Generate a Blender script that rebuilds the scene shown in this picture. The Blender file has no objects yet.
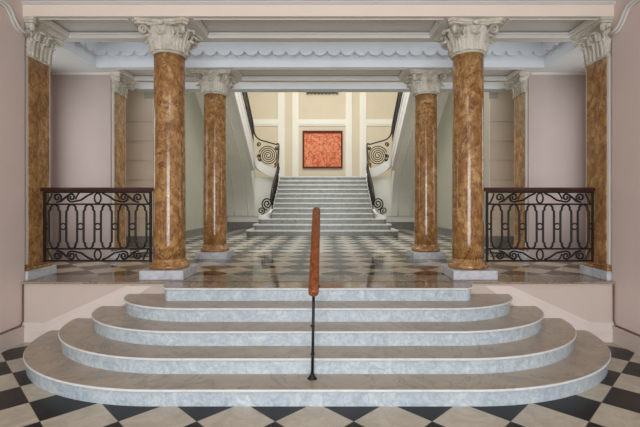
import bpy, bmesh, math, random
from mathutils import Vector, Matrix
random.seed(7)
PI = math.pi
C = bpy.context.scene.collection
SC = bpy.context.scene

# ------------------------------------------------------------------ materials
def new_mat(name):
    m = bpy.data.materials.new(name); m.use_nodes = True
    nt = m.node_tree
    return m, nt, nt.nodes['Principled BSDF']

def srgb(r, g, b):
    f = lambda c: (c/255/12.92) if c/255 <= .04045 else ((c/255+.055)/1.055)**2.4
    return (f(r), f(g), f(b), 1)

def coords(nt, loc=(0,0,0), rot=(0,0,0), sc=(1,1,1)):
    # world position: every mesh of the place keeps one continuous grain
    g = nt.nodes.new('ShaderNodeNewGeometry')
    mp = nt.nodes.new('ShaderNodeMapping')
    mp.inputs['Location'].default_value = loc
    mp.inputs['Rotation'].default_value = rot
    mp.inputs['Scale'].default_value = sc
    nt.links.new(g.outputs['Position'], mp.inputs['Vector'])
    return mp.outputs['Vector']

def noise(nt, vec, scale, detail=6, rough=.6, dist=0):
    n = nt.nodes.new('ShaderNodeTexNoise')
    n.inputs['Scale'].default_value = scale
    n.inputs['Detail'].default_value = detail
    n.inputs['Roughness'].default_value = rough
    n.inputs['Distortion'].default_value = dist
    nt.links.new(vec, n.inputs['Vector'])
    return n.outputs['Fac']

def ramp(nt, fac, stops):
    r = nt.nodes.new('ShaderNodeValToRGB')
    e = r.color_ramp.elements
    e[0].position, e[0].color = stops[0]
    e[1].position, e[1].color = stops[-1]
    for p, c in stops[1:-1]:
        x = e.new(p); x.color = c
    nt.links.new(fac, r.inputs['Fac'])
    return r.outputs['Color']

def mix(nt, fac, a, b, mode='MIX'):
    m = nt.nodes.new('ShaderNodeMix'); m.data_type = 'RGBA'; m.blend_type = mode
    for sock, v in ((m.inputs[0], fac), (m.inputs[6], a), (m.inputs[7], b)):
        if hasattr(v, 'is_linked') or isinstance(v, bpy.types.NodeSocket):
            nt.links.new(v, sock)
        else:
            sock.default_value = v
    return m.outputs[2]

def bump(nt, fac, bs, strength=.2, dist=.01):
    b = nt.nodes.new('ShaderNodeBump')
    b.inputs['Strength'].default_value = strength
    b.inputs['Distance'].default_value = dist
    nt.links.new(fac, b.inputs['Height'])
    nt.links.new(b.outputs['Normal'], bs.inputs['Normal'])

def paint(name, c, rough=.75, var=.06, scale=1.6, bmp=.04):
    m, nt, bs = new_mat(name)
    v = coords(nt)
    n = noise(nt, v, scale, 5, .6)
    d = tuple(x*(1-var*1.5) for x in c[:3])+(1,)
    l = tuple(min(1, x*(1+var)) for x in c[:3])+(1,)
    nt.links.new(ramp(nt, n, [(.3, d), (.7, l)]), bs.inputs['Base Color'])
    bs.inputs['Roughness'].default_value = rough
    bs.inputs['Specular IOR Level'].default_value = .3
    if bmp: bump(nt, noise(nt, v, 45, 3), bs, bmp, .01)
    return m

def marble(name, stops, scale=2.2, dist=1.5, rough=.2, vein=None, vscale=3.0, sc=(1,1,1), spec=.5, speck=None):
    m, nt, bs = new_mat(name)
    v = coords(nt, sc=sc)
    n = noise(nt, v, scale, 9, .68, dist)
    col = ramp(nt, n, stops)
    if speck:
        n3 = noise(nt, v, speck[1], 4, .7)
        col = mix(nt, ramp(nt, n3, [(.42, (0,0,0,1)), (.62, (1,1,1,1))]), col, speck[0])
    if vein:
        n2 = noise(nt, v, vscale, 8, .62, 2.2)
        s = nt.nodes.new('ShaderNodeMath'); s.operation = 'SUBTRACT'; s.inputs[1].default_value = .5
        a = nt.nodes.new('ShaderNodeMath'); a.operation = 'ABSOLUTE'
        nt.links.new(n2, s.inputs[0]); nt.links.new(s.outputs[0], a.inputs[0])
        f = ramp(nt, a.outputs[0], [(0, (.85,.85,.85,1)), (.022, (0,0,0,1))])
        col = mix(nt, f, col, vein)
    nt.links.new(col, bs.inputs['Base Color'])
    bs.inputs['Roughness'].default_value = rough
    bs.inputs['Specular IOR Level'].default_value = spec
    return m

def checker(name, center, diag, white, dark, rough, center_white=True, spec=.5):
    m, nt, bs = new_mat(name)
    k = math.sqrt(2)/diag
    a = PI/4
    rx = k*(center[0]*math.cos(a)-center[1]*math.sin(a))
    ry = k*(center[0]*math.sin(a)+center[1]*math.cos(a))
    v = coords(nt, (40.5-rx, 40.5-ry, 40.5-k*0), (0,0,a), (k,k,.0001))
    ck = nt.nodes.new('ShaderNodeTexChecker'); ck.inputs['Scale'].default_value = 1
    nt.links.new(v, ck.inputs['Vector'])
    p = coords(nt)
    n1 = noise(nt, p, 5, 8, .65, 1.2); n2 = noise(nt, p, 3.4, 8, .65, 1.5)
    cw = ramp(nt, n1, [(.3, white[0]), (.72, white[1])])
    cd = ramp(nt, n2, [(.3, dark[0]), (.75, dark[1])])
    fac = ck.outputs['Fac']
    col = mix(nt, fac, cd, cw) if center_white else mix(nt, fac, cw, cd)
    # thin grout lines along the tile edges
    sep = nt.nodes.new('ShaderNodeSeparateXYZ'); nt.links.new(v, sep.inputs[0])
    outs = []
    for ax in (0, 1):
        fr = nt.nodes.new('ShaderNodeMath'); fr.operation = 'FRACT'
        nt.links.new(sep.outputs[ax], fr.inputs[0])
        sb = nt.nodes.new('ShaderNodeMath'); sb.operation = 'SUBTRACT'; sb.inputs[1].default_value = .5
        nt.links.new(fr.outputs[0], sb.inputs[0])
        ab = nt.nodes.new('ShaderNodeMath'); ab.operation = 'ABSOLUTE'; nt.links.new(sb.outputs[0], ab.inputs[0])
        outs.append(ab.outputs[0])
    mx = nt.nodes.new('ShaderNodeMath'); mx.operation = 'MAXIMUM'
    nt.links.new(outs[0], mx.inputs[0]); nt.links.new(outs[1], mx.inputs[1])
    gt = nt.nodes.new('ShaderNodeMath'); gt.operation = 'GREATER_THAN'; gt.inputs[1].default_value = .494
    nt.links.new(mx.outputs[0], gt.inputs[0])
    col = mix(nt, gt.outputs[0], col, srgb(96, 88, 78))
    nt.links.new(col, bs.inputs['Base Color'])
    bs.inputs['Roughness'].default_value = rough
    bs.inputs['Specular IOR Level'].default_value = spec
    return m

M = {}
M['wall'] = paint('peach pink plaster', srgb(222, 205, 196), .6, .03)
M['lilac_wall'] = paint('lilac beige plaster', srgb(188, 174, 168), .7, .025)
M['dado'] = paint('cream pink plaster', srgb(210, 195, 184), .5, .025)
M['peach_beam'] = paint('peach beam paint', srgb(246, 233, 218), .6, .02)
M['ceiling'] = paint('pale lilac ceiling paint', srgb(226, 226, 238), .7, .02)
M['blue_white'] = paint('cool white plaster', srgb(222, 228, 234), .6, .025)
M['band'] = paint('pinkish white skirting paint', srgb(230, 218, 210), .5, .02)
M['wall_trim'] = paint('ivory panel moulding paint', srgb(238, 234, 220), .5, .02)
M['soffit'] = paint('grey lilac soffit paint', srgb(220, 222, 218), .7, .03)
M['white_trim'] = paint('white moulding paint', srgb(226, 224, 218), .5, .02)
M['stair_wall'] = paint('grey white stairwell plaster', srgb(236, 234, 222), .6, .03)
M['hall_wall'] = paint('grey green hall plaster', srgb(186, 184, 168), .6, .03)
M['cream'] = paint('warm cream wall paint', srgb(218, 204, 178), .65, .02)
M['stucco'] = marble('aged stucco', [(.3, srgb(176, 170, 152)), (.5, srgb(214, 210, 196)), (.75, srgb(234, 231, 220))], 9, .6, .7, spec=.25)
M['gold_marble'] = marble('golden brown marble', [(.28, srgb(114, 76, 40)), (.42, srgb(156, 114, 66)), (.52, srgb(186, 144, 90)), (.64, srgb(202, 164, 112)), (.8, srgb(228, 202, 160))],
                          3.6, 1.8, .16, vein=srgb(92, 56, 30), vscale=2.6, sc=(1, 1, .75), speck=(srgb(148, 102, 58), 14))
M['white_marble'] = marble('white blue marble', [(.30, srgb(162, 178, 188)), (.5, srgb(192, 205, 212)), (.72, srgb(220, 226, 228))], 12, 1.2, .25, vein=srgb(164, 178, 186), vscale=5)
M['nosing_marble'] = marble('pale polished nosing marble', [(.28, srgb(204, 209, 210)), (.5, srgb(222, 226, 226)), (.75, srgb(234, 236, 236))], 9, 1.0, .18)
M['worn_shaded_tread'] = marble('taupe worn and shaded marble', [(.25, srgb(150, 137, 119)), (.5, srgb(173, 159, 140)), (.78, srgb(190, 176, 155))], 2.6, 1.4, .3, vein=srgb(140, 130, 116), vscale=1.2)  # taupe holds both wear and the dim grazing light on the treads
M['border_marble'] = marble('brown grey border marble', [(.25, srgb(122, 106, 90)), (.5, srgb(156, 138, 118)), (.78, srgb(178, 160, 138))], 3, 1.6, .07, vein=srgb(108, 90, 74), vscale=2)
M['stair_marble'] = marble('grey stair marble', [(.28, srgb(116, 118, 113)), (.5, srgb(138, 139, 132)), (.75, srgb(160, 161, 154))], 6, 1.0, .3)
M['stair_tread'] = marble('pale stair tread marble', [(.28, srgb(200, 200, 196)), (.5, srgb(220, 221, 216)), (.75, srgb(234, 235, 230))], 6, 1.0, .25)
M['plinth_marble'] = marble('grey plinth marble', [(.28, srgb(164, 168, 176)), (.5, srgb(198, 202, 208)), (.75, srgb(222, 225, 228))], 8, 1.4, .3)
M['ashlar'] = paint('beige stone coursed plaster', srgb(226, 210, 190), .7, .03)
M['skirting'] = marble('dark grey skirting marble', [(.28, srgb(112, 108, 104)), (.7, srgb(142, 138, 132))], 6, 1.2, .3)
M['floor_low'] = checker('lower checker floor', (0, 3.104), .597, (srgb(172, 164, 146), srgb(206, 198, 180)), (srgb(22, 22, 22), srgb(38, 38, 38)), .3, False, .25)
M['floor_bay'] = checker('tan checker floor', (.3, 6.05), .597, (srgb(172, 154, 130), srgb(198, 180, 154)), (srgb(54, 44, 34), srgb(88, 74, 60)), .08, True)
M['floor_up'] = checker('upper checker floor', (.3, 6.05), .597, (srgb(206, 198, 180), srgb(228, 222, 208)), (srgb(52, 46, 40), srgb(88, 80, 72)), .07, True)

def plain(name, c, rough, metal=0, var=.15, scale=20, spec=.5):
    m, nt, bs = new_mat(name)
    n = noise(nt, coords(nt), scale, 4)
    nt.links.new(ramp(nt, n, [(.3, tuple(x*(1-var) for x in c[:3])+(1,)), (.7, tuple(min(1, x*(1+var)) for x in c[:3])+(1,))]), bs.inputs['Base Color'])
    bs.inputs['Roughness'].default_value = rough; bs.inputs['Metallic'].default_value = metal
    bs.inputs['Specular IOR Level'].default_value = spec
    return m
M['iron'] = plain('dark wrought iron', srgb(28, 22, 22), .45, .3)
M['iron_post'] = plain('blackened steel', srgb(40, 40, 42), .35, .5)
M['brass'] = plain('old gilded brass', srgb(168, 128, 70), .35, .6)
M['bead'] = plain('brown bead paint', srgb(120, 92, 74), .6)
M['glass_dim'] = plain('frosted door glass', srgb(220, 228, 236), .3)

def wood(name, a, b, rough, sc=(14, 1.4, 14)):
    m, nt, bs = new_mat(name)
    v = coords(nt, sc=sc)
    n = noise(nt, v, 3, 6, .6, .8)
    nt.links.new(ramp(nt, n, [(.3, a), (.7, b)]), bs.inputs['Base Color'])
    bs.inputs['Roughness'].default_value = rough
    return m
M['red_wood'] = wood('polished red brown wood', srgb(104, 52, 22), srgb(166, 96, 48), .22)
M['black_wood'] = wood('blackened rail wood', srgb(26, 18, 16), srgb(48, 32, 28), .35)
M['dark_wood'] = wood('dark mahogany rail', srgb(44, 22, 18), srgb(74, 36, 30), .3, (1.4, 14, 14))

def tapestry():
    m, nt, bs = new_mat('orange red woven picture')
    v = coords(nt)
    n = noise(nt, v, 4.5, 7, .8, 2.0)
    c = ramp(nt, n, [(.30, srgb(92, 22, 14)), (.42, srgb(190, 80, 46)), (.5, srgb(228, 132, 90)), (.64, srgb(242, 172, 132))])
    n2 = noise(nt, v, 9, 5, .7, 3)
    c = mix(nt, ramp(nt, n2, [(.36, (.9,.9,.9,1)), (.44, (0,0,0,1))]), c, srgb(80, 22, 16))
    nt.links.new(c, bs.inputs['Base Color']); bs.inputs['Roughness'].default_value = .8
    return m
M['tapestry'] = tapestry()
M['tapestry_edge'] = plain('dark red border weave', srgb(96, 28, 20), .8, 0, .4, 40)

# ------------------------------------------------------------------ mesh helpers
def box(bm, x0, x1, y0, y1, z0, z1):
    v = [bm.verts.new((x, y, z)) for x in (x0, x1) for y in (y0, y1) for z in (z0, z1)]
    for f in ((0,1,3,2), (4,6,7,5), (0,4,5,1), (2,3,7,6), (0,2,6,4), (1,5,7,3)):
        bm.faces.new([v[i] for i in f])
    return v

def lathe(bm, prof, n=48, c=(0,0), cap=True):
    rings = []
    for r, z in prof:
        rings.append([bm.verts.new((c[0]+r*math.cos(2*PI*i/n), c[1]+r*math.sin(2*PI*i/n), z)) for i in range(n)])
    for a, b in zip(rings, rings[1:]):
        for i in range(n):
            f = bm.faces.new((a[i], a[(i+1) % n], b[(i+1) % n], b[i])); f.smooth = True
    if cap:
        bm.faces.new(list(reversed(rings[0]))); bm.faces.new(rings[-1])

def prism(bm, poly, lo, hi, axis='z'):
    def P(a, b, c):
        return {'z': (a, b, c), 'x': (c, a, b), 'y': (a, c, b)}[axis]
    A = [bm.verts.new(P(a, b, lo)) for a, b in poly]
    B = [bm.verts.new(P(a, b, hi)) for a, b in poly]
    n = len(poly)
    bm.faces.new(list(reversed(A))); bm.faces.new(B)
    for i in range(n):
        bm.faces.new((A[i], A[(i+1) % n], B[(i+1) % n], B[i]))

def tube(bm, pts, r, n=6, closed=False, flat=None):
    pts = [Vector(p) for p in pts]
    N = len(pts)
    rad = r if isinstance(r, (list, tuple)) else [r]*N
    tang = []
    for i in range(N):
        a = pts[i-1] if (i > 0 or closed) else pts[i]
        b = pts[(i+1) % N] if (i < N-1 or closed) else pts[i]
        t = (b-a); t = t.normalized() if t.length > 1e-9 else Vector((0,0,1))
        tang.append(t)
    up = Vector((0,0,1)) if abs(tang[0].z) < .9 else Vector((0,1,0))
    nrm = tang[0].cross(up).normalized()
    rings = []
    for i in range(N):
        nrm = (nrm - tang[i]*nrm.dot(tang[i]))
        nrm = nrm.normalized() if nrm.length > 1e-6 else tang[i].orthogonal().normalized()
        bi = tang[i].cross(nrm)
        rings.append([bm.verts.new(pts[i] + nrm*rad[i]*math.cos(2*PI*k/n) + bi*rad[i]*math.sin(2*PI*k/n)) for k in range(n)])
    rng = range(N) if closed else range(N-1)
    for i in rng:
        a, b = rings[i], rings[(i+1) % N]
        for k in range(n):
            f = bm.faces.new((a[k], a[(k+1) % n], b[(k+1) % n], b[k])); f.smooth = True
    if not closed:
        bm.faces.new(list(reversed(rings[0]))); bm.faces.new(rings[-1])

def sweep(bm, pts, prof, normals):
    """ribbon: closed profile (a,b): a along given horizontal normal, b along +z"""
    rings = []
    for p, nv in zip(pts, normals):
        rings.append([bm.verts.new((p[0]+nv[0]*a, p[1]+nv[1]*a, p[2]+b)) for a, b in prof])
    n = len(prof)
    for A, B in zip(rings, rings[1:]):
        for k in range(n):
            bm.faces.new((A[k], A[(k+1) % n], B[(k+1) % n], B[k]))
    bm.faces.new(list(reversed(rings[0]))); bm.faces.new(rings[-1])

def wloc(o):
    v = Vector((0,0,0))
    while o is not None:
        v += Vector(o.location); o = o.parent
    return v

def obj(name, bm, mat, parent=None, origin=None, bevel=0, smooth=False):
    """links the bmesh (world coordinates) as one mesh object"""
    if origin is None: origin = (0,0,0) if parent is None else tuple(wloc(parent))
    o_v = Vector(origin)
    for v in bm.verts: v.co -= o_v
    bmesh.ops.recalc_face_normals(bm, faces=bm.faces[:])
    if smooth:
        for f in bm.faces: f.smooth = True
    me = bpy.data.meshes.new(name); bm.to_mesh(me); bm.free()
    o = bpy.data.objects.new(name, me); C.objects.link(o)
    me.materials.append(mat)
    if parent is not None:
        o.parent = parent; o.location = o_v - wloc(parent)
    else:
        o.location = o_v
    if bevel:
        b = o.modifiers.new('bevel', 'BEVEL'); b.width = bevel; b.segments = 2; b.limit_method = 'ANGLE'; b.angle_limit = .7
    return o

def thing(name, label, cat, loc=(0,0,0), group=None):
    o = bpy.data.objects.new(name, None); C.objects.link(o); o.empty_display_size = .1
    o.location = loc; o['label'] = label; o['category'] = cat
    if group: o['group'] = group
    return o

def struct(name, bm, mat, bevel=0):
    o = obj(name, bm, mat, bevel=bevel); o['kind'] = 'structure'; return o

def kids(o): return [c for c in C.objects if c.parent == o]
def copy_tree(o, parent=None):
    c = o.copy(); C.objects.link(c)
    if parent is not None: c.parent = parent
    for ch in kids(o): copy_tree(ch, c)
    return c
def B(): return bmesh.new()

# ------------------------------------------------------------------ key sizes
H = 1.65                   # camera height
R = .145                   # riser of the entrance steps
L = 5*R                    # landing level .725
ZW = 4.90                  # front of the landing wall
SO = 3.917                 # soffit level
XN = 3.55                  # half width of the front room
XP = 3.58                  # pilaster face
XH = 3.66                  # half width of the stair hall
YB = 17.0                  # stair hall back wall
NC = 4.075                 # front room ceiling

# ------------------------------------------------------------------ front room shell
b = B(); box(b, -XN-.5, XN+.5, -4.2, 5.3, -.2, 0); struct('floor', b, M['floor_low'])
b = B(); box(b, -XN-.5, XN+.5, -4.2, 4.9, NC, NC+.2); struct('ceiling', b, M['ceiling'])
for s, nm in ((-1, 'left'), (1, 'right')):
    b = B(); xs = sorted((s*XN, s*(XN+.5))); box(b, xs[0], xs[1], -4.2, 4.93, 0, NC+.2); struct('wall_'+nm, b, M['wall'])
    b = B(); xs = sorted((s*(XN-.025), s*XN)); box(b, xs[0], xs[1], -4.2, ZW, 0, .19)
    xs = sorted((s*(XN-.032), s*XN)); box(b, xs[0], xs[1], -4.2, ZW, .17, .2)
    struct('baseboard_'+nm, b, M['dado'])
# rear wall with the glazed street entrance
b = B(); box(b, -XN, -1.7, -4.2, -4.0, 0, NC); box(b, 1.7, XN, -4.2, -4.0, 0, NC); box(b, -1.7, 1.7, -4.2, -4.0, 3.3, NC)
struct('wall_rear', b, M['wall'])
b = B()
for x in (-1.7, -.88, -.06, .76, 1.58): box(b, x, x+.12, -4.15, -4.05, 0, 3.3)
for z in (0, 2.4, 3.2): box(b, -1.7, 1.7, -4.14, -4.06, z, z+.1)
struct('door_1', b, M['dark_wood'])

# wall below the landing, both sides of the steps, with its sloping skirting
b = B(); box(b, -XN, XN, ZW, ZW+.3, 0, L-.022); struct('wall_front', b, M['dado'])
for s, i in ((-1, 1), (1, 2)):
    b = B()
    def front_band(t, z_off0, z_off1, th):
        # flat by the corner, then climbing beside the steps
        pts = [(s*XN, .0+z_off0), (s*3.24, z_off0), (s*2.22, .68+z_off0*0), (s*2.10, .68), ]
    o = [(s*XN, .0), (s*3.0, .0), (s*2.0, .675), (s*2.29, .675), (s*3.26, .235), (s*XN, .235)]
    prism(b, o, ZW-.012, ZW, 'y')
    o = [(s*3.255, .205), (s*XN, .205), (s*XN, .24), (s*3.265, .24), (s*2.29, .68), (s*2.22, .68)]
    prism(b, o, ZW-.024, ZW, 'y')
    o = [(s*3.225, .125), (s*XN, .125), (s*XN, .138), (s*3.23, .138), (s*2.17, .66), (s*2.13, .66)]
    prism(b, o, ZW-.02, ZW, 'y')
    struct('baseboard_front_'+('left' if s < 0 else 'right'), b, M['band'])
    # brown bead down the corner and along the top of the side skirting
    b = B()
    tube(b, [(s*(XN-.012), ZW-.012, L-.03), (s*(XN-.012), ZW-.012, .26), (s*(XN-.014), ZW-.05, .212), (s*(XN-.014), 0, .212)], .009, 6)
    struct('trim_%d' % i, b, M['bead'])
    # moulding stepping down the side wall to the pilaster
    for k, (off, rr) in enumerate(((0, .022), (.05, .014))):
        b = B(); pts = []
        ctrl = [(2.0, 2.285), (4.3, 2.285), (4.58, 2.285), (4.66, 2.275), (4.715, 2.22), (4.76, 2.15), (4.81, 2.10), (4.87, 2.075), (4.97, 2.07)]
        for y, h in ctrl: pts.append((s*(XN-.012), y-off*.7, h+H-off*.7))
        tube(b, pts, rr, 8); struct('trim_%d' % (i*2+1+k), b, M['white_trim'])

# ------------------------------------------------------------------ landing and hall floors
b = B(); box(b, -4.8, 4.8, 5.34, 7.85, L-.16, L); struct('floor_upper', b, M['floor_bay'])
b = B(); box(b, -4.95, 4.95, 7.85, YB+.1, L-.16, L); struct('floor_hall', b, M['floor_up'])
b = B(); box(b, -XN, XN, ZW-.03, 4.97, L-.022, L); box(b, -4.8, 4.8, 4.97, 5.34, L-.022, L)
struct('floor_border', b, M['border_marble'])

# ------------------------------------------------------------------ entrance steps
X0 = 1.33
stair = thing('marble_staircase', 'broad five step marble entrance stair with rounded ends and taupe treads', 'staircase', (0, 4.1, 0))
dims = [(1.33, 1.88, 1.585), (1.33, 1.58, 1.295), (1.33, 1.275, .99), (1.36, .92, .69), (1.66, .14, .385)]
YW = ZW-.004
def outline(d, inset):
    x0, a, bz = d; a -= inset; bz -= inset
    n = 28
    pts = [(x0+a*math.cos(PI/2*i/n), YW-bz*math.sin(PI/2*i/n)) for i in range(n+1)]
    return pts + [(-x, y) for x, y in reversed(pts)]
for k, d in enumerate(dims):
    b = B(); prism(b, outline(d, .024), k*R, (k+1)*R-.024)
    step = obj('step', b, M['white_marble'], stair)
    # tread slab: top coloured taupe for wear plus painted-in shade, pale polished nosing
    b = B(); z0, z1 = (k+1)*R-.024, (k+1)*R
    levels = [(outline(d, .008), z0), (outline(d, 0), z0+.008), (outline(d, 0), z1-.008), (outline(d, .008), z1)]
    rings = [[b.verts.new((x, y, z)) for x, y in o] for o, z in levels]
    n = len(rings[0])
    for A_, B_ in zip(rings, rings[1:]):
        for i in range(n):
            b.faces.new((A_[i], A_[(i+1) % n], B_[(i+1) % n], B_[i])).material_index = 1
    b.faces.new(list(reversed(rings[0]))).material_index = 1; b.faces.new(rings[-1])
    tr = obj('tread', b, M['worn_shaded_tread'] if k < 4 else M['border_marble'], step)
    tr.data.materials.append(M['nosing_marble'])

# ------------------------------------------------------------------ columns
def leaf_mesh(w, h, curl, r0, r1, lean_z0, name='acanthus'):
    """an acanthus leaf growing up the bell at +x, tip curling outwards"""
    b = B(); nu, nv = 12, 20; front = []; back = []
    for j in range(nv+1):
        v = j/nv
        if v < .72:
            z = lean_z0 + h*v/.72*.92; r = r0+(r1-r0)*(v/.72)**1.8
        else:
            t = (v-.72)/.28*PI*.85
            z = lean_z0 + h*.92 + curl*.9*math.sin(t); r = r1 + curl*(1-math.cos(t))*.8
        ww = w*(.72+.4*math.sin(PI*min(1, v*1.02))**.8)*(1-.35*v*v)*(1+.22*math.cos(v*2*PI*4.5))
        if v > .9: ww *= .75
        fr, bk = [], []
        for i in range(nu+1):
            u = i/nu*2-1
            ridge = .020*(1-abs(u))**.7 + .010*math.cos(u*PI*3.2)
            rr = r + ridge - .10*(u*ww)**2/max(.05, r)
            fr.append(b.verts.new((rr, u*ww, z))); bk.append(b.verts.new((rr-.014, u*ww*.96, z-.004)))
        front.append(fr); back.append(bk)
    for j in range(nv):
        for i in range(nu):
            b.faces.new((front[j][i], front[j][i+1], front[j+1][i+1], front[j+1][i])).smooth = True
            b.faces.new((back[j][i+1], back[j][i], back[j+1][i], back[j+1][i+1])).smooth = True
    for j in range(nv):
        for i in (0, nu):
            b.faces.new((front[j][i], front[j+1][i], back[j+1][i], back[j][i]))
    for j in (0, nv):
        for i in range(nu):
            b.faces.new((front[j][i], front[j][i+1], back[j][i+1], back[j][i]))
    return b

def spiral(c, r0, r1, turns, a0, sgn=1, n=40):
    """2D spiral points from radius r0 to r1"""
    out = []
    for i in range(n+1):
        t = i/n; r = r0+(r1-r0)*t; a = a0+sgn*2*PI*turns*t
        out.append((c[0]+r*math.cos(a), c[1]+r*math.sin(a)))
    return out

NECK = 3.55
def volute_mesh():
    b = B()
    # stem rises along the bell then rolls up under the abacus corner, in the radial plane (x,z)
    pts = [(.218, .14), (.228, .20), (.252, .255), (.295, .292)]
    sp = spiral((.335, .258), .052, .008, 1.6, PI*.65, -1, 26)
    pts += sp
    tube(b, [(x, 0, NECK+z) for x, z in pts], [.014]*4+[.016-.006*i/26 for i in range(27)], 6)
    for dy in (-.016, .016):
        tube(b, [(x, dy, NECK+z) for x, z in pts], .010, 5)
    return b

def abacus_poly(h, cut, dip):
    pts = []
    for q in range(4):
        a = q*PI/2
        for i in range(9):
            t = -1+2*i/8
            x = h - dip*(1-t*t); y = t*(h-cut)
            pts.append((x*math.cos(a)-y*math.sin(a), x*math.sin(a)+y*math.cos(a)))
    return pts

def make_column(x, y, label, group):
    t = thing('marble_column', label, 'column', (x, y, L), group)
    b = B(); box(b, x-.272, x+.272, y-.272, y+.272, L, L+.115); obj('plinth', b, M['plinth_marble'], t, bevel=.008)
    b = B(); P = [(.220, L+.115)]
    for i in range(9):
        a = -PI/2+PI*i/8; P.append((.224+.026*math.cos(a), L+.115+.03+.03*math.sin(a)))
    P += [(.223, L+.178), (.221, L+.19)]
    for i in range(6):
        q = i/5; P.append((.197+.024*(1-q)**2, L+.19+.05*q))
    lathe(b, P, 56, (x, y)); obj('base', b, M['gold_marble'], t)
    b = B(); P = []
    for i in range(15):
        q = i/14; P.append((.197-.008*q**1.6, L+.24+(NECK-L-.24)*q))
    lathe(b, P, 64, (x, y)); obj('shaft', b, M['gold_marble'], t)
    b = B(); P = [(.190, NECK), (.207, NECK+.004), (.213, NECK+.014), (.207, NECK+.024), (.202, NECK+.028), (.204, NECK+.06), (.210, NECK+.17), (.226, NECK+.24), (.262, NECK+.305), (.268, NECK+.315)]
    lathe(b, P, 40, (x, y))
    for z0, z1, hh in ((NECK+.308, NECK+.332, .325), (NECK+.332, SO, .345)):
        prism(b, [(x+px, y+py) for px, py in abacus_poly(hh, .05, .055)], z0, z1)
    cap = obj('capital', b, M['stucco'], t, origin=(x, y, NECK))
    def sub(name, bm):
        for v in bm.verts: v.co += Vector((x, y, 0))
        return obj(name, bm, M['stucco'], cap, origin=(x, y, NECK))
    l0 = sub('acanthus_leaf', leaf_mesh(.068, .150, .046, .208, .240, NECK+.026))
    l1 = sub('acanthus_leaf', leaf_mesh(.064, .250, .050, .210, .268, NECK+.03))
    vo = sub('volute', volute_mesh())
    b = B(); lathe(b, [(.012, NECK+.292), (.04, NECK+.307), (.046, NECK+.327), (.035, NECK+.347), (.01, NECK+.355)], 10, (.31, 0))
    for v in b.verts: v.co = Vector((.31+(v.co.x-.31)*.55, v.co.y, v.co.z))
    ro = sub('rosette', b)
    def rep(o, n, off, step=None):
        for k in range(n):
            c = o if k == 0 else o.copy()
            if k: C.objects.link(c); c.parent = cap
            c.rotation_euler = (0, 0, off+2*PI*k/n)
    rep(l0, 8, 0); rep(l1, 8, PI/8); rep(vo, 4, PI/4); rep(ro, 4, 0)
    return t

CF = (1.927, 5.27); CB = (1.85, 7.16)
col0 = make_column(-CF[0], CF[1], 'golden marble column left of the steps, standing at the front edge of the landing', 'golden marble columns')
for sx, (cx, cy), lab in ((1, CF, 'golden marble column right of the steps, standing at the front edge of the landing'),
                          (-1, CB, 'smaller looking golden column in the second row, left of the far staircase'),
                          (1, CB, 'smaller looking golden column in the second row, right of the far staircase')):
    c = copy_tree(col0); c.location = (sx*cx, cy, L); c['label'] = lab

# ------------------------------------------------------------------ piers and pilasters
def pier(sx, y0, y1, nm, mat):
    b = B(); xs = sorted((sx*(XP+(.03 if sx < 0 else .005)), sx*4.75)); box(b, xs[0], xs[1], y0, y1, L if y0 > 5 else 0, SO); struct(nm, b, mat)
pier(-1, 4.931, 5.46, 'wall_pier_left', M['wall']); pier(1, 4.931, 5.46, 'wall_pier_right', M['wall'])
for s in (-1, 1):
    b = B(); xs = sorted((s*(XP+.04), s*4.6)); box(b, xs[0], xs[1], 7.0, 7.02, SO-.035, SO); struct('trim_%d' % (28+s), b, M['white_trim'])
pier(-1, 7.02, 7.56, 'wall_return_left', M['lilac_wall']); pier(1, 7.02, 7.56, 'wall_return_right', M['lilac_wall'])

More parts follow.
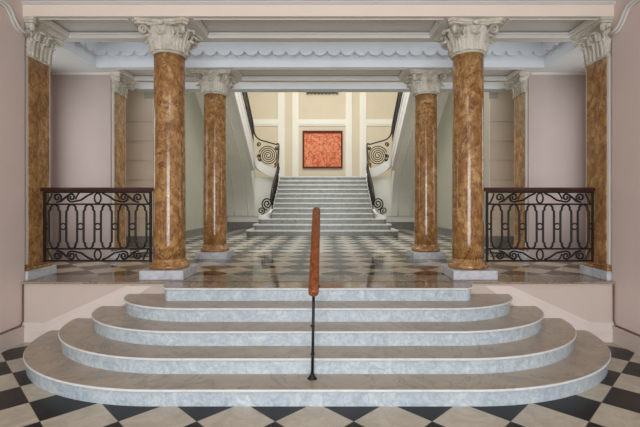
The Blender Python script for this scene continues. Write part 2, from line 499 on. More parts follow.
def make_pilaster(y, w, label, NECK=3.47):
    VZ = 3.55 - NECK
    """built on the left wall, facing +x"""
    t = thing('wall_pilaster', label, 'pilaster', (-XP, y, L), 'marble wall pilasters')
    xb = -XP-.03; x = -XP
    b = B(); box(b, xb, x+.055, y-w/2-.05, y+w/2+.05, L, L+.115); obj('plinth', b, M['plinth_marble'], t, bevel=.008)
    b = B(); box(b, xb, x+.03, y-w/2-.015, y+w/2+.015, L+.115, L+.155)
    box(b, xb, x+.02, y-w/2-.005, y+w/2+.005, L+.155, L+.19); obj('base', b, M['gold_marble'], t, bevel=.012)
    b = B(); box(b, xb, x, y-w/2, y+w/2, L+.19, NECK); pf = obj('shaft', b, M['white_trim'], t)
    b = B(); box(b, x, x+.012, y-w/2+.035, y+w/2-.035, L+.19, NECK); obj('marble_panel', b, M['gold_marble'], pf)
    b = B()
    box(b, xb, x+.03, y-w/2-.012, y+w/2+.012, NECK, NECK+.024)
    # flaring bell, loft of rectangles
    K = (SO-NECK)/.447; T = SO-NECK-.062
    prof = [(0, 0, NECK+.024), (.008, .004, NECK+.20*K), (.03, .02, NECK+.30*K), (.075, .05, NECK+T)]
    rg = []
    for dx, dy, z in prof:
        rg.append([b.verts.new(p) for p in ((xb, y-w/2-dy, z), (x+.01+dx, y-w/2-dy, z), (x+.01+dx, y+w/2+dy, z), (xb, y+w/2+dy, z))])
    for A_, B_ in zip(rg, rg[1:]):
        for i in range(4): b.faces.new((A_[i], A_[(i+1) % 4], B_[(i+1) % 4], B_[i]))
    b.faces.new(list(reversed(rg[0]))); b.faces.new(rg[-1])
    for z0, z1, e in ((NECK+T, NECK+T+.025, .0), (NECK+T+.025, SO, .015)):
        hy = w/2+.075+e; hx = x+.14+e
        poly = [(xb, y-hy), (hx, y-hy)] + [(hx-.045*(1-q*q), y+q*(hy-.04)) for q in [-1+2*i/8 for i in range(9)]] + [(hx, y+hy), (xb, y+hy)]
        prism(b, poly, z0, z1)
    cap = obj('capital', b, M['stucco'], t, origin=(x, y, NECK))
    def sub(name, bm, dy, dx=0, rz=0):
        mt = Matrix.Rotation(rz, 4, 'Z')
        for v in bm.verts: v.co = mt @ v.co; v.co += Vector((x+dx, y+dy, 0))
        return obj(name, bm, M['stucco'], cap, origin=(x, y, NECK))
    for k in range(3):
        sub('acanthus_leaf', leaf_mesh(w*.17, .19*K, .036, .018, .04, NECK+.02), (k-1)*w*.34)
    for k in range(2):
        sub('acanthus_leaf', leaf_mesh(w*.16, .30*K, .04, .016, .055, NECK+.03), (k-.5)*w*.34)
    for k in (-1, 1):
        sub('acanthus_leaf', leaf_mesh(w*.13, .30*K, .034, .0, .04, NECK+.03), k*w*.44, .0, k*.8)
        bm = volute_mesh()
        for v in bm.verts: v.co.x -= .24
        sub('volute', bm, k*(w/2-.04), .02, k*PI/4)
    return t
p0 = make_pilaster(5.215, .44, 'marble pilaster on the left wall where the left iron balustrade ends')
p1 = copy_tree(p0); p1.location = (XP-.025, 5.215, L); p1.rotation_euler = (0, 0, PI); p1['label'] = 'marble pilaster on the right wall where the right iron balustrade ends'
p2 = make_pilaster(7.28, .44, 'narrow dark marble pilaster in the second row, seen behind the left balustrade', 3.60)
p3 = copy_tree(p2); p3.location = (XP-.025, 7.28, L); p3.rotation_euler = (0, 0, PI); p3['label'] = 'narrow dark marble pilaster in the second row, seen behind the right balustrade'

# ------------------------------------------------------------------ beams with coffered soffits
def coffered(name, y0, y1, cx, xe, top, rf, rr, ntrim):
    D = .075
    b = B(); box(b, -xe, xe, y0, y1, SO+D, top)
    box(b, -xe, xe, y0, y0+rf, SO, SO+D); box(b, -xe, xe, y1-rr, y1, SO, SO+D)
    w = .40
    spans = [(-xe, -XP+.17), (-cx-w, -cx+w), (cx-w, cx+w), (XP-.17, xe)]
    for x0, x1 in spans: box(b, x0, x1, y0+rf, y1-rr, SO, SO+D)
    struct(name, b, M['soffit'])
    b = B()
    for (a0, a1), (b0, b1) in zip(spans, spans[1:]):
        x0, x1 = a1, b0; ya, yb = y0+rf, y1-rr
        m = .022
        for q, (z0, z1) in ((m, (SO-.012, SO+.03)), (m*1.9, (SO+.03, SO+.055))):
            box(b, x0, x1, yb-q, yb, z0, z1); box(b, x0, x1, ya, ya+q*.6, z0, z1)
            box(b, x0, x0+q, ya+q*.6, yb-q, z0, z1); box(b, x1-q, x1, ya+q*.6, yb-q, z0, z1)
    struct('trim_%d' % ntrim, b, M['white_trim'])
coffered('beam_front', 4.935, 5.69, CF[0], 4.75, 4.7, .04, .14, 11)
coffered('beam_rear', 6.76, 7.56, CB[0], 4.75, 4.7, .04, .12, 12)
# peach face of the front beam and its crown
b = B(); box(b, -XN, XN, 4.90, 4.935, SO-.004, NC+.2); struct('beam_face', b, M['peach_beam'])
b = B()
prism(b, [(4.9, NC-.03), (4.9, NC), (4.86, NC), (4.862, NC-.01), (4.88, NC-.02)], -XN, XN, 'x')
struct('trim_13', b, M['white_trim'])

# middle bay: ceiling, side beams, cornice all round with scallop band
b = B(); box(b, -4.75, 4.75, 5.69, 6.76, 4.62, 4.75); struct('ceiling_bay', b, M['blue_white'])
XS = 3.72
for s, nm in ((-1, 'left'), (1, 'right')):
    b = B(); xs = sorted((s*XS, s*4.75)); box(b, xs[0], xs[1], 5.69, 6.76, SO, 4.62); struct('beam_side_'+nm, b, M['soffit'])
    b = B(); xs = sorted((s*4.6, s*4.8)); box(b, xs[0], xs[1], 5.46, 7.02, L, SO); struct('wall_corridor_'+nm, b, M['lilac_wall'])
prof = [(0, .0), (.02, .0), (.02, .22), (.07, .235), (.085, .25), (.085, .40), (.13, .42), (.19, .45), (.20, .50), (.26, .52), (.26, .70), (0, .70)]
b = B()
prism(b, [(6.76-a, SO+z) for a, z in prof], -XS, XS, 'x')
for i in range(33):
    cxx = -XS+.12+(2*XS-.24)*i/32
    # hanging scallop: a shallow half disc with a raised rim
    n = 10; pts = []
    for j in range(n+1):
        a = PI+PI*j/n; pts.append((cxx+.092*math.cos(a), SO+.24+.062*math.sin(a)))
    prism(b, pts+[(cxx+.092, SO+.25), (cxx-.092, SO+.25)], 6.76-.085, 6.76-.02, 'y')
    tube(b, [(p[0], 6.76-.085, p[1]) for p in pts], .012, 5)
struct('trim_14', b, M['blue_white'])
for s, k in ((-1, 15), (1, 16)):
    b = B()
    prism(b, [(s*(XS-a), SO+z) for a, z in prof], 5.69, 6.76, 'y')
    for i in range(5):
        cyy = 5.8+.21*i; n = 10; pts = []
        for j in range(n+1):
            a = PI+PI*j/n; pts.append((cyy+.092*math.cos(a), SO+.24+.062*math.sin(a)))
        lo, hi = sorted((s*(XS-.085), s*(XS-.02)))
        prism(b, pts+[(cyy+.092, SO+.25), (cyy-.092, SO+.25)], lo, hi, 'x')
        tube(b, [(s*(XS-.085), p[0], p[1]) for p in pts], .012, 5)
    struct('trim_%d' % k, b, M['blue_white'])

# ------------------------------------------------------------------ iron balustrades beside the columns
def make_balustrade(xc, y, w, label):
    t = thing('iron_balustrade', label, 'balustrade', (xc, y, L), 'wrought iron balustrades on the landing')
    x0, x1 = xc-w/2, xc+w/2
    zb, zt = L+.19, L+1.145
    b = B(); prism(b, [(y-.045, zt-.05), (y+.045, zt-.05), (y+.05, zt-.015), (y+.03, zt), (y-.03, zt), (y-.05, zt-.015)], x0-.03, x1+.03, 'x')
    obj('handrail', b, M['dark_wood'], t)
    for z in (zt-.06, zt-.215, zb+.165, zb+.01):
        b = B(); box(b, x0, x1, y-.012, y+.012, z-.011, z+.011); obj('rail', b, M['iron'], t)
    for x in (x0+.012, x1-.012):
        b = B(); box(b, x-.014, x+.014, y-.014, y+.014, zb-.01, zt-.05); obj('post', b, M['iron'], t)
    zl, zh = zb+.165, zt-.215
    n = 6; per = (w-.05)/n; zm = (zl+zh)/2
    rr = .0135
    for k in range(n):
        cx = x0+.025+per*(k+.5); hw = per*.315; hh = (zh-zl)/2
        # long panel: straight sides, stepped shoulders, pointed ends
        half = [(0, hh), (hw*.45, hh*.955), (hw*.72, hh*.86), (hw*.74, hh*.74), (hw*.98, hh*.70), (hw, hh*.55)]
        pts = half + [(x, -z) for x, z in reversed(half)]
        pts += [(-x, z) for x, z in reversed(pts[1:-1])]
        b = B(); tube(b, [(cx+px, y, zm+pz) for px, pz in pts], rr, 6, True); obj('oval_panel', b, M['iron'], t)
    for k in range(n+1):
        cx = x0+.025+per*k
        rad = per*.5-per*.315-.004
        b = B()
        if 0 < k < n:
            tube(b, [(cx+rad*math.cos(2*PI*i/16), y, zm+rad*1.05*math.sin(2*PI*i/16)) for i in range(16)], .010, 6, True)
        else:
            sg = 1 if k == 0 else -1
            tube(b, [(cx+sg*(.002+rad*math.sin(PI*i/10)), y, zm+rad*math.cos(PI*i/10)) for i in range(11)], .010, 6)
        obj('ring', b, M['iron'], t)
    # scroll friezes above and below, mirrored left to right
    for z0, sg in ((zt-.1375, 1), (zb+.0875, -1)):
        hh = .068
        b = B()
        for i in (-1, 1):
            pts = [(xc+i*.042*math.cos(a), y, z0+sg*hh*.95*math.sin(a)) for a in [-PI/2+PI*j/12 for j in range(13)]]
            tube(b, pts, .011, 6)
        bm_ring = b
        obj('scroll', b, M['iron'], t)
        for i in (-1, 1):
            # long S from the middle up and out, ending in a roll
            f = per*6/2-.02
            b = B()
            c1 = (xc+i*f*.52, z0+sg*.012)
            sp = spiral((0, 0), .060, .012, 1.45, -PI*.55, 1, 30)
            pts = [(xc+i*.06, z0+sg*hh*.95), (xc+i*f*.20, z0+sg*hh*.5), (xc+i*f*.33, z0-sg*hh*.35)]
            pts += [(c1[0]+i*px, c1[1]+sg*pz) for px, pz in sp]
            tube(b, [(px, y, pz) for px, pz in pts], .0125, 6); obj('scroll', b, M['iron'], t)
            b = B()
            c2 = (xc+i*f*.80, z0+sg*.008)
            sp = spiral((0, 0), .060, .012, 1.45, -PI*.45, -1, 30)
            pts = [(xc+i*(f+.005), z0+sg*hh*.9), (xc+i*f*.97, z0-sg*hh*.2)] + [(c2[0]+i*px, c2[1]+sg*pz) for px, pz in sp]
            pts = [(xc+i*f*.50, z0+sg*hh*.98), (xc+i*f*.62, z0+sg*hh*.35), (xc+i*f*.72, z0-sg*hh*.55)] + [(c2[0]+i*px, c2[1]+sg*pz) for px, pz in sp]
            tube(b, [(px, y, pz) for px, pz in pts], .0125, 6); obj('scroll', b, M['iron'], t)
            b = B()
            tube(b, [(xc+i*(f+.01-.07*q), y, z0+sg*(-hh+hh*1.9*q**1.6)) for q in [j/8 for j in range(9)]], .011, 6); obj('scroll', b, M['iron'], t); b = B()
            tube(b, [(xc+i*(f*.36+.05*q), y, z0+sg*(hh*.95-.08*q*q)) for q in [j/6 for j in range(7)]], .010, 6)
            obj('scroll', b, M['iron'], t)
    return t
BW = 1.392
bc = 2.856
bal = make_balustrade(-bc, 5.27, BW, 'wrought iron balustrade with oval panels left of the steps, between column and wall')
br = copy_tree(bal); br.location = (bc, 5.27, L); br['label'] = 'wrought iron balustrade with oval panels right of the steps, between column and wall'

# ------------------------------------------------------------------ the wooden handrail on the steps
t = thing('stair_handrail', 'reddish brown wooden handrail on a black post up the middle of the steps', 'handrail', (-.03, 3.53, R))
hx = -.018
b = B()
def rail_ring(y, z, w, h, nrm):
    return [(hx+w*math.cos(a), y+nrm[0]*h*math.sin(a), z+nrm[1]*h*math.sin(a)) for a in [2*PI*i/16 for i in range(16)]]
za, zb_ = H-.76, H-.045
ya, yb_ = 3.46, 4.70
dv = Vector((0, yb_-ya, zb_-za)).normalized(); nr = (-dv.z, dv.y)
rings = []
prof = [(-.012, .55), (-.004, .85), (.012, 1)] + [(.1*i, 1) for i in range(1, 13)]
Lr = math.hypot(yb_-ya, zb_-za)
sec = [(0, .74), (.006, .92), (.02, 1)] + [(Lr*i/10, 1) for i in range(1, 10)] + [(Lr-.03, 1), (Lr-.012, .85), (Lr-.002, .5), (Lr, .15)]
for d, k in sec:
    rings.append([b.verts.new(p) for p in rail_ring(ya+dv.y*d, za+dv.z*d, .045*k, .035*k, nr)])
for A_, B_ in zip(rings, rings[1:]):
    for i in range(16):
        b.faces.new((A_[i], A_[(i+1) % 16], B_[(i+1) % 16], B_[i])).smooth = True
b.faces.new(list(reversed(rings[0]))); b.faces.new(rings[-1])
obj('wooden_rail', b, M['red_wood'], t)
b = B(); tube(b, [(-.03, 3.53, R+.01), (-.024, 3.53, .5), (hx, 3.53, za+.03)], .0125, 10)
post = obj('post', b, M['iron_post'], t)
for z in (.36, .60):
    b = B(); lathe(b, [(.013, z-.012), (.019, z-.006), (.019, z+.006), (.013, z+.012)], 12, (-.026, 3.53)); obj('collar', b, M['iron_post'], post)
b = B(); lathe(b, [(.042, R), (.042, R+.008), (.03, R+.018), (.018, R+.035), (.014, R+.05)], 20, (-.03, 3.53)); obj('floor_flange', b, M['iron_post'], post)
b = B(); tube(b, [(hx, 4.62, L), (hx, 4.62, zb_-.06)], .0125, 10); post = obj('post', b, M['iron_post'], t)
b = B(); lathe(b, [(.042, L), (.042, L+.008), (.03, L+.018), (.016, L+.035)], 20, (hx, 4.62)); obj('floor_flange', b, M['iron_post'], post)
b = B(); box(b, hx-.014, hx+.014, 3.505, 4.60, 0, .008)
for v in b.verts: v.co.z += za-.046+(v.co.y-ya)*(zb_-za)/(yb_-ya)
obj('support_bar', b, M['iron_post'], t)

# ------------------------------------------------------------------ stair hall shell
TOP = 8.6; LZ = L+12*.1646
YR = 8.9
for s, nm in ((-1, 'left'), (1, 'right')):
    b = B(); xs = sorted((s*XH, s*(XH+.2))); box(b, xs[0], xs[1], YR, YB, L, TOP); struct('wall_hall_'+nm, b, M['hall_wall'])
    b = B(); xs = sorted((s*(XH-.02), s*XH)); box(b, xs[0], xs[1], YR, 15.6, L, L+.22); struct('baseboard_hall_'+nm, b, M['skirting'])
    # return wall of coursed blocks facing the entrance, beside the passage
    b = B(); xs = sorted((s*(XH+.2), s*4.95)); xs2 = sorted((s*(XH-.0), s*4.95))
    z = L; hts = [.62, .42, .42, .42, .42, .42, .5]
    for hgt in hts:
        box(b, xs2[0], xs2[1], YR-.03, YR, z+.014, z+hgt-.014); box(b, xs2[0], xs2[1], YR-.003, YR, z+hgt-.014, z+hgt+.014); z += hgt
    box(b, xs[0], xs[1], YR, YR+.2, L, 4.5); struct('wall_ashlar_'+nm, b, M['ashlar'])
    b = B(); box(b, xs2[0], xs2[1], YR-.05, YR-.03, L, L+.24); struct('baseboard_ashlar_'+nm, b, M['skirting'])
    b = B(); xs = sorted((s*4.75, s*4.95)); box(b, xs[0], xs[1], 7.56, YR, L, 4.5); struct('wall_passage_'+nm, b, M['ashlar'])
    # wall under the half landing with a raised panel
    b = B(); xs = sorted((s*1.72, s*XH)); box(b, xs[0], xs[1], 15.66, 15.8, L, LZ); struct('wall_spandrel_'+nm, b, M['stair_wall'])
    b = B()
    for xa, xb2, za_, zb2 in ((2.5, 3.48, L+.47, L+.5), (1.75, 2.1, L+.47, L+.5)):
        q = sorted((s*xa, s*xb2)); box(b, q[0], q[1], 15.64, 15.66, za_, zb2)
    struct('trim_%d' % (24+(s > 0)), b, M['white_trim'])
    b = B(); box(b, xs[0], xs[1], 15.63, 15.66, L, L+.26); struct('baseboard_spandrel_'+nm, b, M['skirting'])
b = B(); box(b, -XH-.2, XH+.2, YB, YB+.2, L, TOP); struct('wall_back', b, M['cream'])
b = B(); box(b, -4.95, 4.95, 7.56, 8.0, 4.35, 4.5); box(b, -4.95, -XH, 8.0, YR, 4.35, 4.5); box(b, XH, 4.95, 8.0, YR, 4.35, 4.5); struct('ceiling_passage', b, M['blue_white'])
b = B()
prism(b, [(8.0, SO), (8.23, SO), (8.23, TOP), (8.03, TOP), (8.03, SO+.30), (7.97, SO+.27), (7.97, SO+.24), (8.0, SO+.22)], -3.45, 3.45, 'x')
for s in (-1, 1):
    arc = [(s*(3.45+.7*math.sin(q*PI/20)), SO+.43-.43*math.cos(q*PI/20)) for q in range(11)]
    prism(b, arc+[(s*4.95, SO+.43), (s*4.95, TOP), (s*3.45, TOP)], 8.0, 8.23, 'y')
struct('beam_hall', b, M['blue_white'])
# hall ceiling with a big skylight opening glazed from above
b = B(); box(b, -XH-.2, XH+.2, 8.0, 9.6, TOP, TOP+.2); box(b, -XH-.2, XH+.2, 14.4, YB+.2, TOP, TOP+.2)
box(b, -XH-.2, -2.9, 9.6, 14.4, TOP, TOP+.2); box(b, 2.9, XH+.2, 9.6, 14.4, TOP, TOP+.2); struct('ceiling_hall', b, M['white_trim'])
b = B()
for x in (-2.9, -1.45, 0, 1.45, 2.86): box(b, x-.02, x+.04, 9.6, 14.4, TOP+.1, TOP+.16)
for y in (9.6, 10.8, 12.0, 13.2, 14.36): box(b, -2.9, 2.9, y, y+.04, TOP+.1, TOP+.16)
struct('window_1', b, M['white_trim'])

# panel strips on the back wall
b = B()
for s in (-1, 1):
    for a0, a1 in ((.98, 1.24), (1.56, 1.84)):
        q = sorted((s*a0-.04, s*a1-.04)); box(b, q[0], q[1], YB-.04, YB, 2.7, TOP)
        m_ = (q[0]+q[1])/2; box(b, m_-.035, m_+.035, YB-.055, YB-.04, 2.7, TOP)
    q = sorted((s*1.84-.04, s*XH)); box(b, q[0], q[1], YB-.03, YB, 4.93, 5.2); box(b, q[0], q[1], YB-.045, YB-.03, 5.0, 5.06)
box(b, -1.02, .94, YB-.03, YB, 4.93, 5.2); box(b, -1.02, .94, YB-.045, YB-.03, 5.0, 5.06)
struct('trim_22', b, M['wall_trim'])
b = B(); box(b, -XH, XH, YB-.03, YB, 2.7, 2.95); struct('baseboard_back', b, M['cream'])
for s in (-1, 1):
    b = B(); q = sorted((s*XH, s*(XH+.2))); box(b, q[0], q[1], 8.2, YR, 4.5, TOP); struct('wall_upper_'+('left' if s < 0 else 'right'), b, M['stair_wall'])

# picture
t = thing('wall_picture', 'square orange red woven picture hung on the cream wall above the far stairs', 'picture', (-.02, YB, 3.17))
b = B(); x0, x1, z0, z1 = -.85, .81, 3.16, 4.72
for q in ((x0, x1, z0, z0+.07), (x0, x1, z1-.11, z1)): box(b, q[0], q[1], YB-.07, YB, q[2], q[3])
box(b, x0, x0+.07, YB-.07, YB, z0+.07, z1-.11); box(b, x1-.07, x1, YB-.07, YB, z0+.07, z1-.11)
obj('frame', b, M['tapestry_edge'], t)
b = B(); box(b, x0+.07, x1-.07, YB-.05, YB-.01, z0+.07, z1-.11); obj('canvas', b, M['tapestry'], t)
# iron grille high on the back wall
t = thing('iron_grille', 'black iron grille high on the cream wall, only its lower edge showing under the beam', 'grille', (-.02, YB, 6.34))
b = B(); box(b, -.68, .62, YB-.07, YB-.045, 6.30, 6.37); obj('bar', b, M['iron'], t); b = B(); box(b, -.68, .62, YB-.07, YB-.045, 7.1, 7.14); obj('bar', b, M['iron'], t)
for k in range(9):
    x = -.64+1.22*k/8
    b = B(); tube(b, [(x, YB-.057, 6.34+.0), (x, YB-.057, 7.14)], .014, 6); tube(b, [(x-.05, YB-.057, 6.29), (x, YB-.057, 6.225), (x+.05, YB-.057, 6.29)], .014, 6); obj('spindle', b, M['iron'], t)
b = B(); box(b, -.6, -.56, YB-.046, YB-.001, 6.37, 6.41); obj('bracket', b, M['iron'], t); b = B(); box(b, .5, .54, YB-.046, YB-.001, 6.37, 6.41); obj('bracket', b, M['iron'], t)

# ------------------------------------------------------------------ far staircase
NS = 12; r2 = .1646; td = .292; Y0 = 12.0
far = thing('grand_staircase', 'grey marble staircase rising to the cream wall at the far end', 'staircase', (0, 13.7, L))
for k in range(NS):
    hw = {0: 2.28, 1: 2.12, 2: 2.02}.get(k, 1.60)
    y0 = Y0+td*k; y1 = 15.5 if k > 2 else 13.4
    zz = L+r2*k
    ye = (y0+td+.03) if k < NS-1 else 15.6
    def foot(i, c):
        w_ = hw-i; f = y0+i
        if k < 3:
            return [(-w_+.12, f), (w_-.12, f), (w_-.03, f+.04), (w_, f+.12), (w_, 13.5), (1.7, 13.5), (1.7, ye), (-1.7, ye), (-1.7, 13.5), (-w_, 13.5), (-w_, f+.12), (-w_+.03, f+.04)]
        return [(-hw, f), (hw, f), (hw, ye), (-hw, ye)]
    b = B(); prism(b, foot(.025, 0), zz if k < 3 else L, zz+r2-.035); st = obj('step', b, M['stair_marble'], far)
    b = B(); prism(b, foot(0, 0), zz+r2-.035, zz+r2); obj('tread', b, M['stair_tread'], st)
LZ = L+NS*r2
b = B(); box(b, -1.72, 1.72, 15.605, 15.8, LZ-.2, LZ); box(b, -XH, XH, 15.8, YB, LZ-.2, LZ); struct('floor_half_landing', b, M['stair_marble'])

# stringers, flights and railings left and right
def catmull(P, m=6):
    P = [Vector(p) for p in P]; out = []
    for i in range(len(P)-1):
        p0 = P[max(0, i-1)]; p1 = P[i]; p2 = P[i+1]; p3 = P[min(len(P)-1, i+2)]
        for j in range(m):
            t_ = j/m
            out.append(.5*((2*p1)+(p2-p0)*t_+(2*p0-5*p1+4*p2-p3)*t_**2+(-p0+3*p1-3*p2+p3)*t_**3))
    out.append(P[-1]); return out
def hnorm(pts):
    res = []
    for i in range(len(pts)):
        a = pts[max(0, i-1)]; c = pts[min(len(pts)-1, i+1)]
        d = Vector((c[0]-a[0], c[1]-a[1])); d = d.normalized() if d.length > 1e-6 else Vector((0, 1))
        res.append((-d.y, d.x))
    return res

z3 = L+3*r2
for s, side in ((-1, 'left'), (1, 'right')):
    # top line of the string: foot volute -> up the main flight -> round the turn -> up the side flight
    foot = [(s*2.02, 12.95, z3+.10), (s*1.86, 12.98, z3+.12), (s*1.74, 13.15, z3+.16), (s*1.68, 13.5, z3+.32), (s*1.66, 14.2, z3+.32+.70*.564), (s*1.66, 15.0, z3+.32+1.5*.564), (s*1.66, 15.4, LZ+.22)]
    turn = [(s*1.66, 15.4, LZ+.22), (s*1.78, 15.52, LZ+.30), (s*2.1, 15.56, LZ+.40), (s*2.42, 15.52, LZ+.58), (s*2.57, 15.3, LZ+.74), (s*2.57, 14.9, L+3.04)]
    fl = [(s*2.57, 14.9, L+3.04), (s*2.57, 13.18, L+4.08), (s*2.57, 10.2, L+5.88)]
    t = far
    pts = catmull(foot); b = B(); sweep(b, pts, [(-.05, -.36), (.05, -.36), (.05, 0), (-.05, 0)], hnorm(pts))
    # fill under the string down to the step slope
    for v in b.verts:
        pass
    so_ = obj('string', b, M['white_trim'], t, bevel=.01)
    pts = catmull(turn); b = B(); sweep(b, pts, [(-.05, -.34), (.05, -.34), (.05, 0), (-.05, 0)], hnorm(pts)); obj('turned_string', b, M['white_trim'], so_, bevel=.01)
    b = B(); sweep(b, fl, [(-.05, -.85), (.05, -.85), (.05, 0), (-.05, 0)], hnorm(fl))
    sweep(b, [(p[0]-s*.05*0, p[1], p[2]) for p in fl], [(-.075, -.10), (.075, -.10), (.075, -.02), (-.075, -.02)], hnorm(fl))
    sweep(b, fl, [(-.065, -.87), (.065, -.87), (.065, -.80), (-.065, -.80)], hnorm(fl)); sweep(b, fl, [(-.06, -.46), (.06, -.46), (.06, -.42), (-.06, -.42)], hnorm(fl)); obj('upper_string', b, M['white_trim'], so_)
    # side flight: steps climbing toward the front over a sloping soffit
    t = thing('side_flight', 'upper stair flight on the %s, its sloping white underside showing beside the column' % side, 'stair flight', (s*3.1, 13, LZ), 'upper stair flights')
    n = 30; ys = 15.3; dy = (15.3-10.2)/n; slope = (6.2-3.05)/(15.3-10.2)
    poly = []
    for k in range(n):
        y = ys-k*dy; z = L+2.55+ (k+1)*dy*slope
        poly += [(y, z), (y-dy, z)]
    bot = [(10.2, L+1.92+5.1*slope), (14.3, L+1.92+1.0*slope)]
    p0_, p1_, p2_ = (14.3, L+1.92+slope), (15.5, L+1.85), (15.625, L+.5)
    for j_ in range(1, 13):
        q = j_/12; bot.append(tuple((1-q)**2*p0_[i_]+2*q*(1-q)*p1_[i_]+q*q*p2_[i_] for i_ in (0, 1)))
    poly += bot + [(15.628, L+.5), (15.628, L+2.4), (15.3, L+2.5)]
    lo, hi = sorted((s*2.62, s*(XH-.002)))
    b = B(); prism(b, poly, lo, hi, 'x'); fo = obj('steps', b, M['stair_wall'], t)
    b = B()
    for off in (.25, .75):
        xa = s*(2.62+off); b = B(); tube(b, [(xa, p_[0], p_[1]) for p_ in bot], .022, 6); obj('soffit_moulding', b, M['stair_wall'], fo)
    # railing
    t = thing('iron_stair_railing', 'scrolled black iron railing with brown handrail on the %s of the far staircase' % side, 'railing', (s*1.9, 13.4, z3), 'scrolled stair railings')
    rail_pts = [(s*1.70, 13.3, z3+.55), (s*1.67, 13.5, z3+.95), (s*1.66, 14.0, z3+1.28), (s*1.66, 15.0, z3+1.82), (s*1.66, 15.35, LZ+1.17), (s*1.80, 15.52, LZ+1.24), (s*2.1, 15.56, LZ+1.33), (s*2.42, 15.52, LZ+1.43), (s*2.57, 15.35, LZ+1.62), (s*2.57, 14.9, L+3.98), (s*2.57, 13.86, L+4.62), (s*2.57, 12.0, L+5.72), (s*2.57, 10.2, L+6.8)]
    rp = catmull(rail_pts, 8)
    b = B(); sweep(b, rp, [(-.024, -.02), (.024, -.02), (.028, .015), (.012, .03), (-.012, .03), (-.028, .015)], hnorm(rp)); obj('handrail', b, M['black_wood'], t)
    # foot scroll standing on the string end
    b = B(); sp = spiral((0, 0), .21, .03, 2.1, -PI/2, 1, 48)
    tube(b, [(s*(1.77+px*.85), 13.06, z3+.46+pz*.95) for px, pz in sp], .024, 6); obj('spiral_scroll', b, M['iron'], t)
    b = B(); sp = spiral((0, 0), .12, .02, 1.6, -PI/2, -1, 32)
    tube(b, [(s*(1.95+px), 12.99, z3+.235+pz) for px, pz in sp], .02, 6); obj('spiral_scroll', b, M['iron'], t)
    b = B(); sp = spiral((0, 0), .12, .02, 1.6, PI/2, -1, 32)
    tube(b, [(s*1.68, 13.42+px, z3+.58+pz) for px, pz in sp], .014, 6); obj('spiral_scroll', b, M['iron'], t)
    # scroll bars climbing the main flight
    for k in range(9):
        q = k/8; y = 13.45+q*1.9; zl = z3+.30+(y-13.5)*.564; zu = z3+.92+(y-13.5)*.585
        b = B(); tube(b, [(s*1.66, y, zl), (s*1.66, y, zu)], .02, 6)
        sp = spiral((0, 0), .095, .02, 1.4, PI/2, 1 if k % 2 else -1, 24)
        tube(b, [(s*1.66, y+.1+px, zl+.24+pz) for px, pz in sp], .02, 5)
        sp = spiral((0, 0), .075, .02, 1.3, -PI/2, 1, 20)
        tube(b, [(s*1.66, y+.1+px, zl+.47+pz) for px, pz in sp], .02, 5)
        obj('scroll_bar', b, M['iron'], t)
    # big spiral panel on the turn, its frame gilded at the stair side
    b = B(); cxp, czp = s*2.09, LZ+.82
    sp = spiral((0, 0), .37, .04, 4.2, PI*.1, 1, 110)
    tube(b, [(cxp+s*px*.98, 15.55, czp+pz) for px, pz in sp], .018, 6); obj('spiral_panel', b, M['iron'], t)
    for (ax, az, rad, a0) in ((1.76, .47, .085, 0), (2.46, .80, .07, 1), (1.76, 1.10, .07, 2), (2.43, 1.25, .085, 3), (2.42, .66, .06, 2)):
        b = B(); sp = spiral((0, 0), rad, .015, 1.5, a0*PI/2, 1, 22)
        tube(b, [(s*(ax+px), 15.55, LZ+az+pz) for px, pz in sp], .02, 5); obj('scroll', b, M['iron'], t)
    b = B(); tube(b, [(s*1.68, 15.50, LZ+1.18), (s*1.70, 15.52, LZ+.9), (s*1.76, 15.54, LZ+.55), (s*1.84, 15.54, LZ+.36)], .032, 8); obj('gilded_stile', b, M['brass'], t)
    # side flight: upright bars and scrolls
    for k in range(16):
        y = 15.0-k*.29; zs = L+3.04+(14.9-y)*.606; zu = L+3.98+(14.9-y)*.6
        b = B(); tube(b, [(s*2.57, y, zs-.02), (s*2.57, y, zu)], .026, 6)
        sp = spiral((0, 0), .12, .02, 1.6, PI/2, 1 if k % 2 else -1, 22)
        tube(b, [(s*2.57, y-.145+px, zs+.40+pz) for px, pz in sp], .026, 5)
        sp = spiral((0, 0), .10, .02, 1.4, -PI/2, 1, 20)
        tube(b, [(s*2.57, y-.145+px, zs+.17+pz) for px, pz in sp], .024, 5)
        obj('scroll_bar', b, M['iron'], t)

# ------------------------------------------------------------------ lights
def area(name, loc, rot, sx, sy, power, col):
    l = bpy.data.lights.new(name, 'AREA'); l.shape = 'RECTANGLE'; l.size = sx; l.size_y = sy; l.energy = power; l.color = col
    o = bpy.data.objects.new(name, l); C.objects.link(o); o.location = loc; o.rotation_euler = rot; return o
# daylight through the street doors behind the camera
area('door_daylight', (0, -3.95, 1.75), (PI/2, 0, 0), 3.2, 3.1, 320, (.93, .97, 1))
# added unseen fill under the front room ceiling, lifting treads and walls
area('front_fill', (0, .6, NC-.05), (0, 0, 0), 1.2, 1.2, 36, (1, .9, .8))
# skylight over the stairs
area('skylight', (0, 12.0, TOP+.05), (0, 0, 0), 5.7, 4.7, 430, (1, .98, .95))
# added fill strips, hidden above the beams, brightening middle bay and passage
area('bay_fill', (0, 5.95, 4.6), (0, 0, 0), 6.5, .3, 13, (.95, .97, 1))
area('passage_fill', (0, 7.78, 4.33), (0, 0, 0), 7.5, .25, 8, (1, .95, .88))
# added unseen fill before both end walls of the middle bay
for s in (-1, 1):
    area('corridor_fill', (s*4.55, 6.2, 2.4), (PI/2, 0, s*PI/2), .9, 2.2, 14, (.92, .95, 1))

w = bpy.data.worlds.new('world'); SC.world = w; w.use_nodes = True
bg = w.node_tree.nodes['Background']; bg.inputs[0].default_value = (.75, .85, 1, 1); bg.inputs[1].default_value = .6

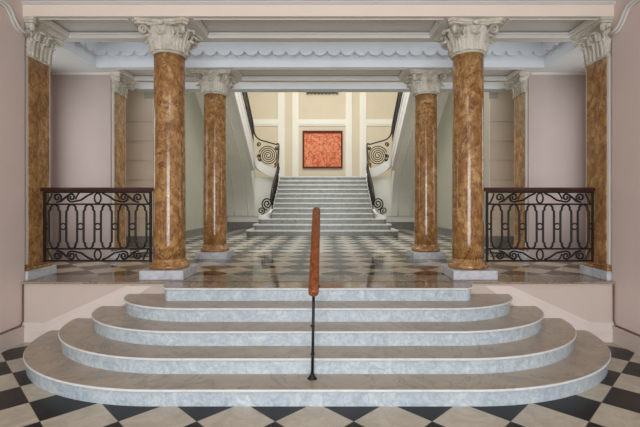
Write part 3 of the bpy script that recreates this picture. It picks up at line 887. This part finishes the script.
# ------------------------------------------------------------------ camera
cam = bpy.data.cameras.new('camera'); co = bpy.data.objects.new('camera', cam); C.objects.link(co)
co.location = (.08, 0, H); co.rotation_euler = (PI/2, 0, 0)
cam.sensor_width = 36; cam.lens = 36*408/640
cam.shift_x = -5/640; cam.shift_y = -8.9/640
SC.camera = co
SC.view_settings.view_transform = 'Standard'; SC.view_settings.look = 'None'
SC.view_settings.exposure = 0.08; SC.view_settings.gamma = 1
